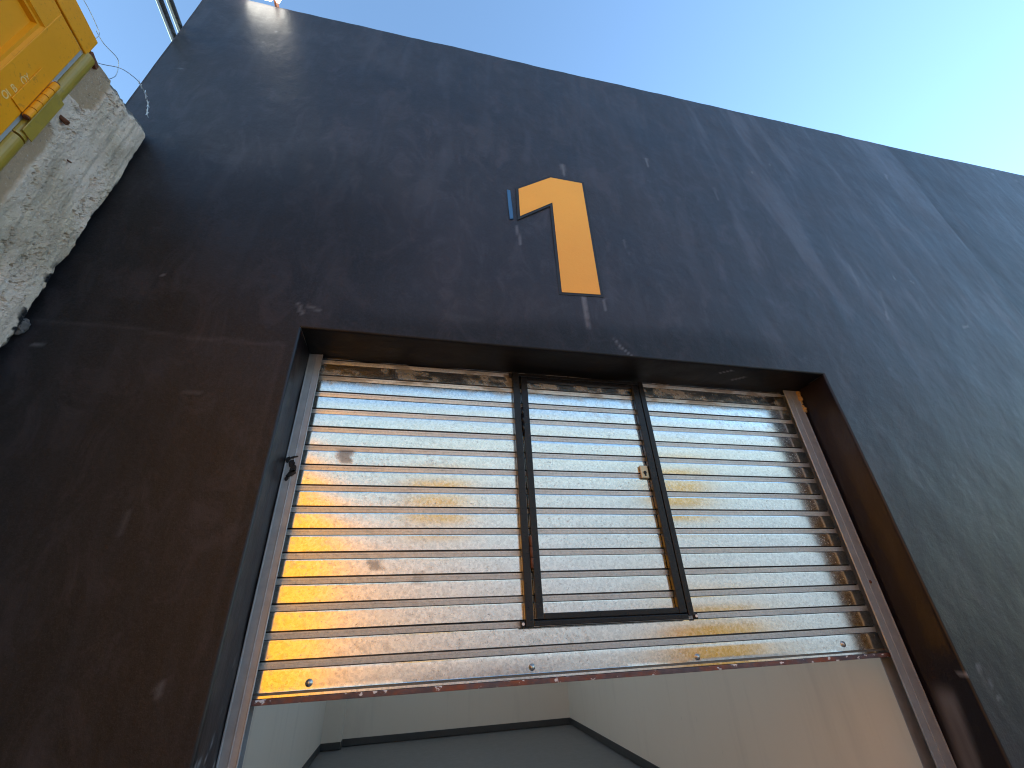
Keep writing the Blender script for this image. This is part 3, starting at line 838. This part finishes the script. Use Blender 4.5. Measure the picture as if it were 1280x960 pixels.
# ------------------------------------------------------------------ pipes on the side wall, floodlight
for (z, nm) in ((6.075, 'lower of two steel pipes running out past the wall corner'), (6.235, 'upper of two steel pipes running out past the wall corner')):
    q = bmesh.new(); cyl(q, (-2.235, 4.8, z), (-2.235, -4.2, z), .030, 16)
    tag(bm_obj('steel_pipe', q, STEEL, None, True), nm, 'pipe', 'steel pipes at the wall corner')
q = bmesh.new(); cyl(q, (-2.33, -3.6, 0), (-2.33, -3.6, 6.6), .055, 16)
tag(bm_obj('pipe_pole', q, STEEL, None, True), 'tall steel pole behind the yellow gate carrying the two pipes', 'pole')

fl = empty('floodlight', (-1.72, 2.12, 6.99), 'lit floodlight on a bracket at the top edge of the dark wall', 'floodlight')
q = bmesh.new(); box(q, -1.90, -1.56, 1.97, 2.16, 7.055, 7.10, .008)
hs = bm_obj('lamp_housing', q, m_simple('lamp_casting', (.25, .25, .25), .5), fl)
q = bmesh.new(); box(q, -1.635, -1.615, 2.06, 2.30, 6.975, 7.054, .004)
bm_obj('bracket', q, RUST, fl)
s = NT('floodlight_lens'); s.set(Base_Color=(.9, .9, .85), Emission_Color=(1.0, .97, .88), Emission_Strength=3.6)
for x0_, x1_ in ((-1.885, -1.645), (-1.605, -1.575)):
    q = bmesh.new(); box(q, x0_, x1_, 2.06, 2.165, 6.945, 7.0545, .006); bm_obj('lamp_lens', q, s.m, fl)

# ------------------------------------------------------------------ across the yard
opp = empty('facing_unit', (5, -9, 0), 'pale rendered row of units facing across the yard', 'building')
q = bmesh.new(); box(q, -3.5, 22, -9.6, -9.0, 0, 8.9); bm_obj('wall', q, OPP, opp)
for (x0_, x1_, z0_, z1_) in ((-.1, 1.7, 4.65, 5.95), (8.3, 10.6, 5.0, 6.6)):
    q = bmesh.new(); box(q, x0_, x1_, -8.998, -8.95, z0_, z1_, .01); bm_obj('sign_panel', q, ORN, opp)
q = bmesh.new(); box(q, 7.6, 9.8, -8.4, -7.2, .25, 1.75, .03); box(q, 7.5, 9.9, -8.45, -7.15, 1.75, 1.85, .02)
for xx in (7.9, 9.4):
    box(q, xx, xx + .12, -8.3, -7.3, 0, .25)
tag(bm_obj('skip_bin', q, ORN), 'orange steel skip bin standing across the yard', 'skip')

# ------------------------------------------------------------------ camera, light, sky
cam = bpy.data.cameras.new('camera'); co = bpy.data.objects.new('camera', cam); COL.objects.link(co)
co.location = (0, 0, 1.6); co.rotation_euler = (2.093252, .0447666, -.2143391)
cam.sensor_width = 36; cam.lens = 36 * 540.572 / 1280; cam.clip_start = .02; cam.clip_end = 3000
scene.camera = co

SUN_EL = R(11); SUN_AZ = R(84)      # azimuth from +Y towards +X: behind the unit, to the right
sd = Vector((math.sin(SUN_AZ) * math.cos(SUN_EL), math.cos(SUN_AZ) * math.cos(SUN_EL), math.sin(SUN_EL)))
sl = bpy.data.lights.new('sun', 'SUN'); so = bpy.data.objects.new('sun', sl); COL.objects.link(so)
sl.energy = 2.3; sl.angle = R(.53); sl.color = (1, .94, .87)
so.rotation_euler = (-sd).to_track_quat('-Z', 'Y').to_euler()
so.location = sd * 60

w = bpy.data.worlds.new('World'); scene.world = w; w.use_nodes = True
nt = w.node_tree; bg = nt.nodes['Background']
sk = nt.nodes.new('ShaderNodeTexSky'); sk.sky_type = 'NISHITA'; sk.sun_disc = False
sk.sun_elevation = SUN_EL; sk.sun_rotation = SUN_AZ
sk.air_density = 1.0; sk.dust_density = 0.0; sk.ozone_density = 1.0
tint = nt.nodes.new('ShaderNodeMix'); tint.data_type = 'RGBA'; tint.blend_type = 'MULTIPLY'; tint.inputs[0].default_value = 1
tint.inputs[7].default_value = (.83, .945, 1.07, 1)
nt.links.new(sk.outputs[0], tint.inputs[6]); nt.links.new(tint.outputs[2], bg.inputs[0]); bg.inputs[1].default_value = .15

scene.view_settings.view_transform = 'Standard'; scene.view_settings.look = 'None'
scene.view_settings.gamma = 1; scene.view_settings.use_curve_mapping = False
scene.view_settings.exposure = 1.93
scene.cycles.max_bounces = 8; scene.cycles.diffuse_bounces = 4; scene.cycles.glossy_bounces = 4
scene.cycles.sample_clamp_indirect = 6
scene.cycles.use_denoising = True
scene.cycles.filter_width = 1.1
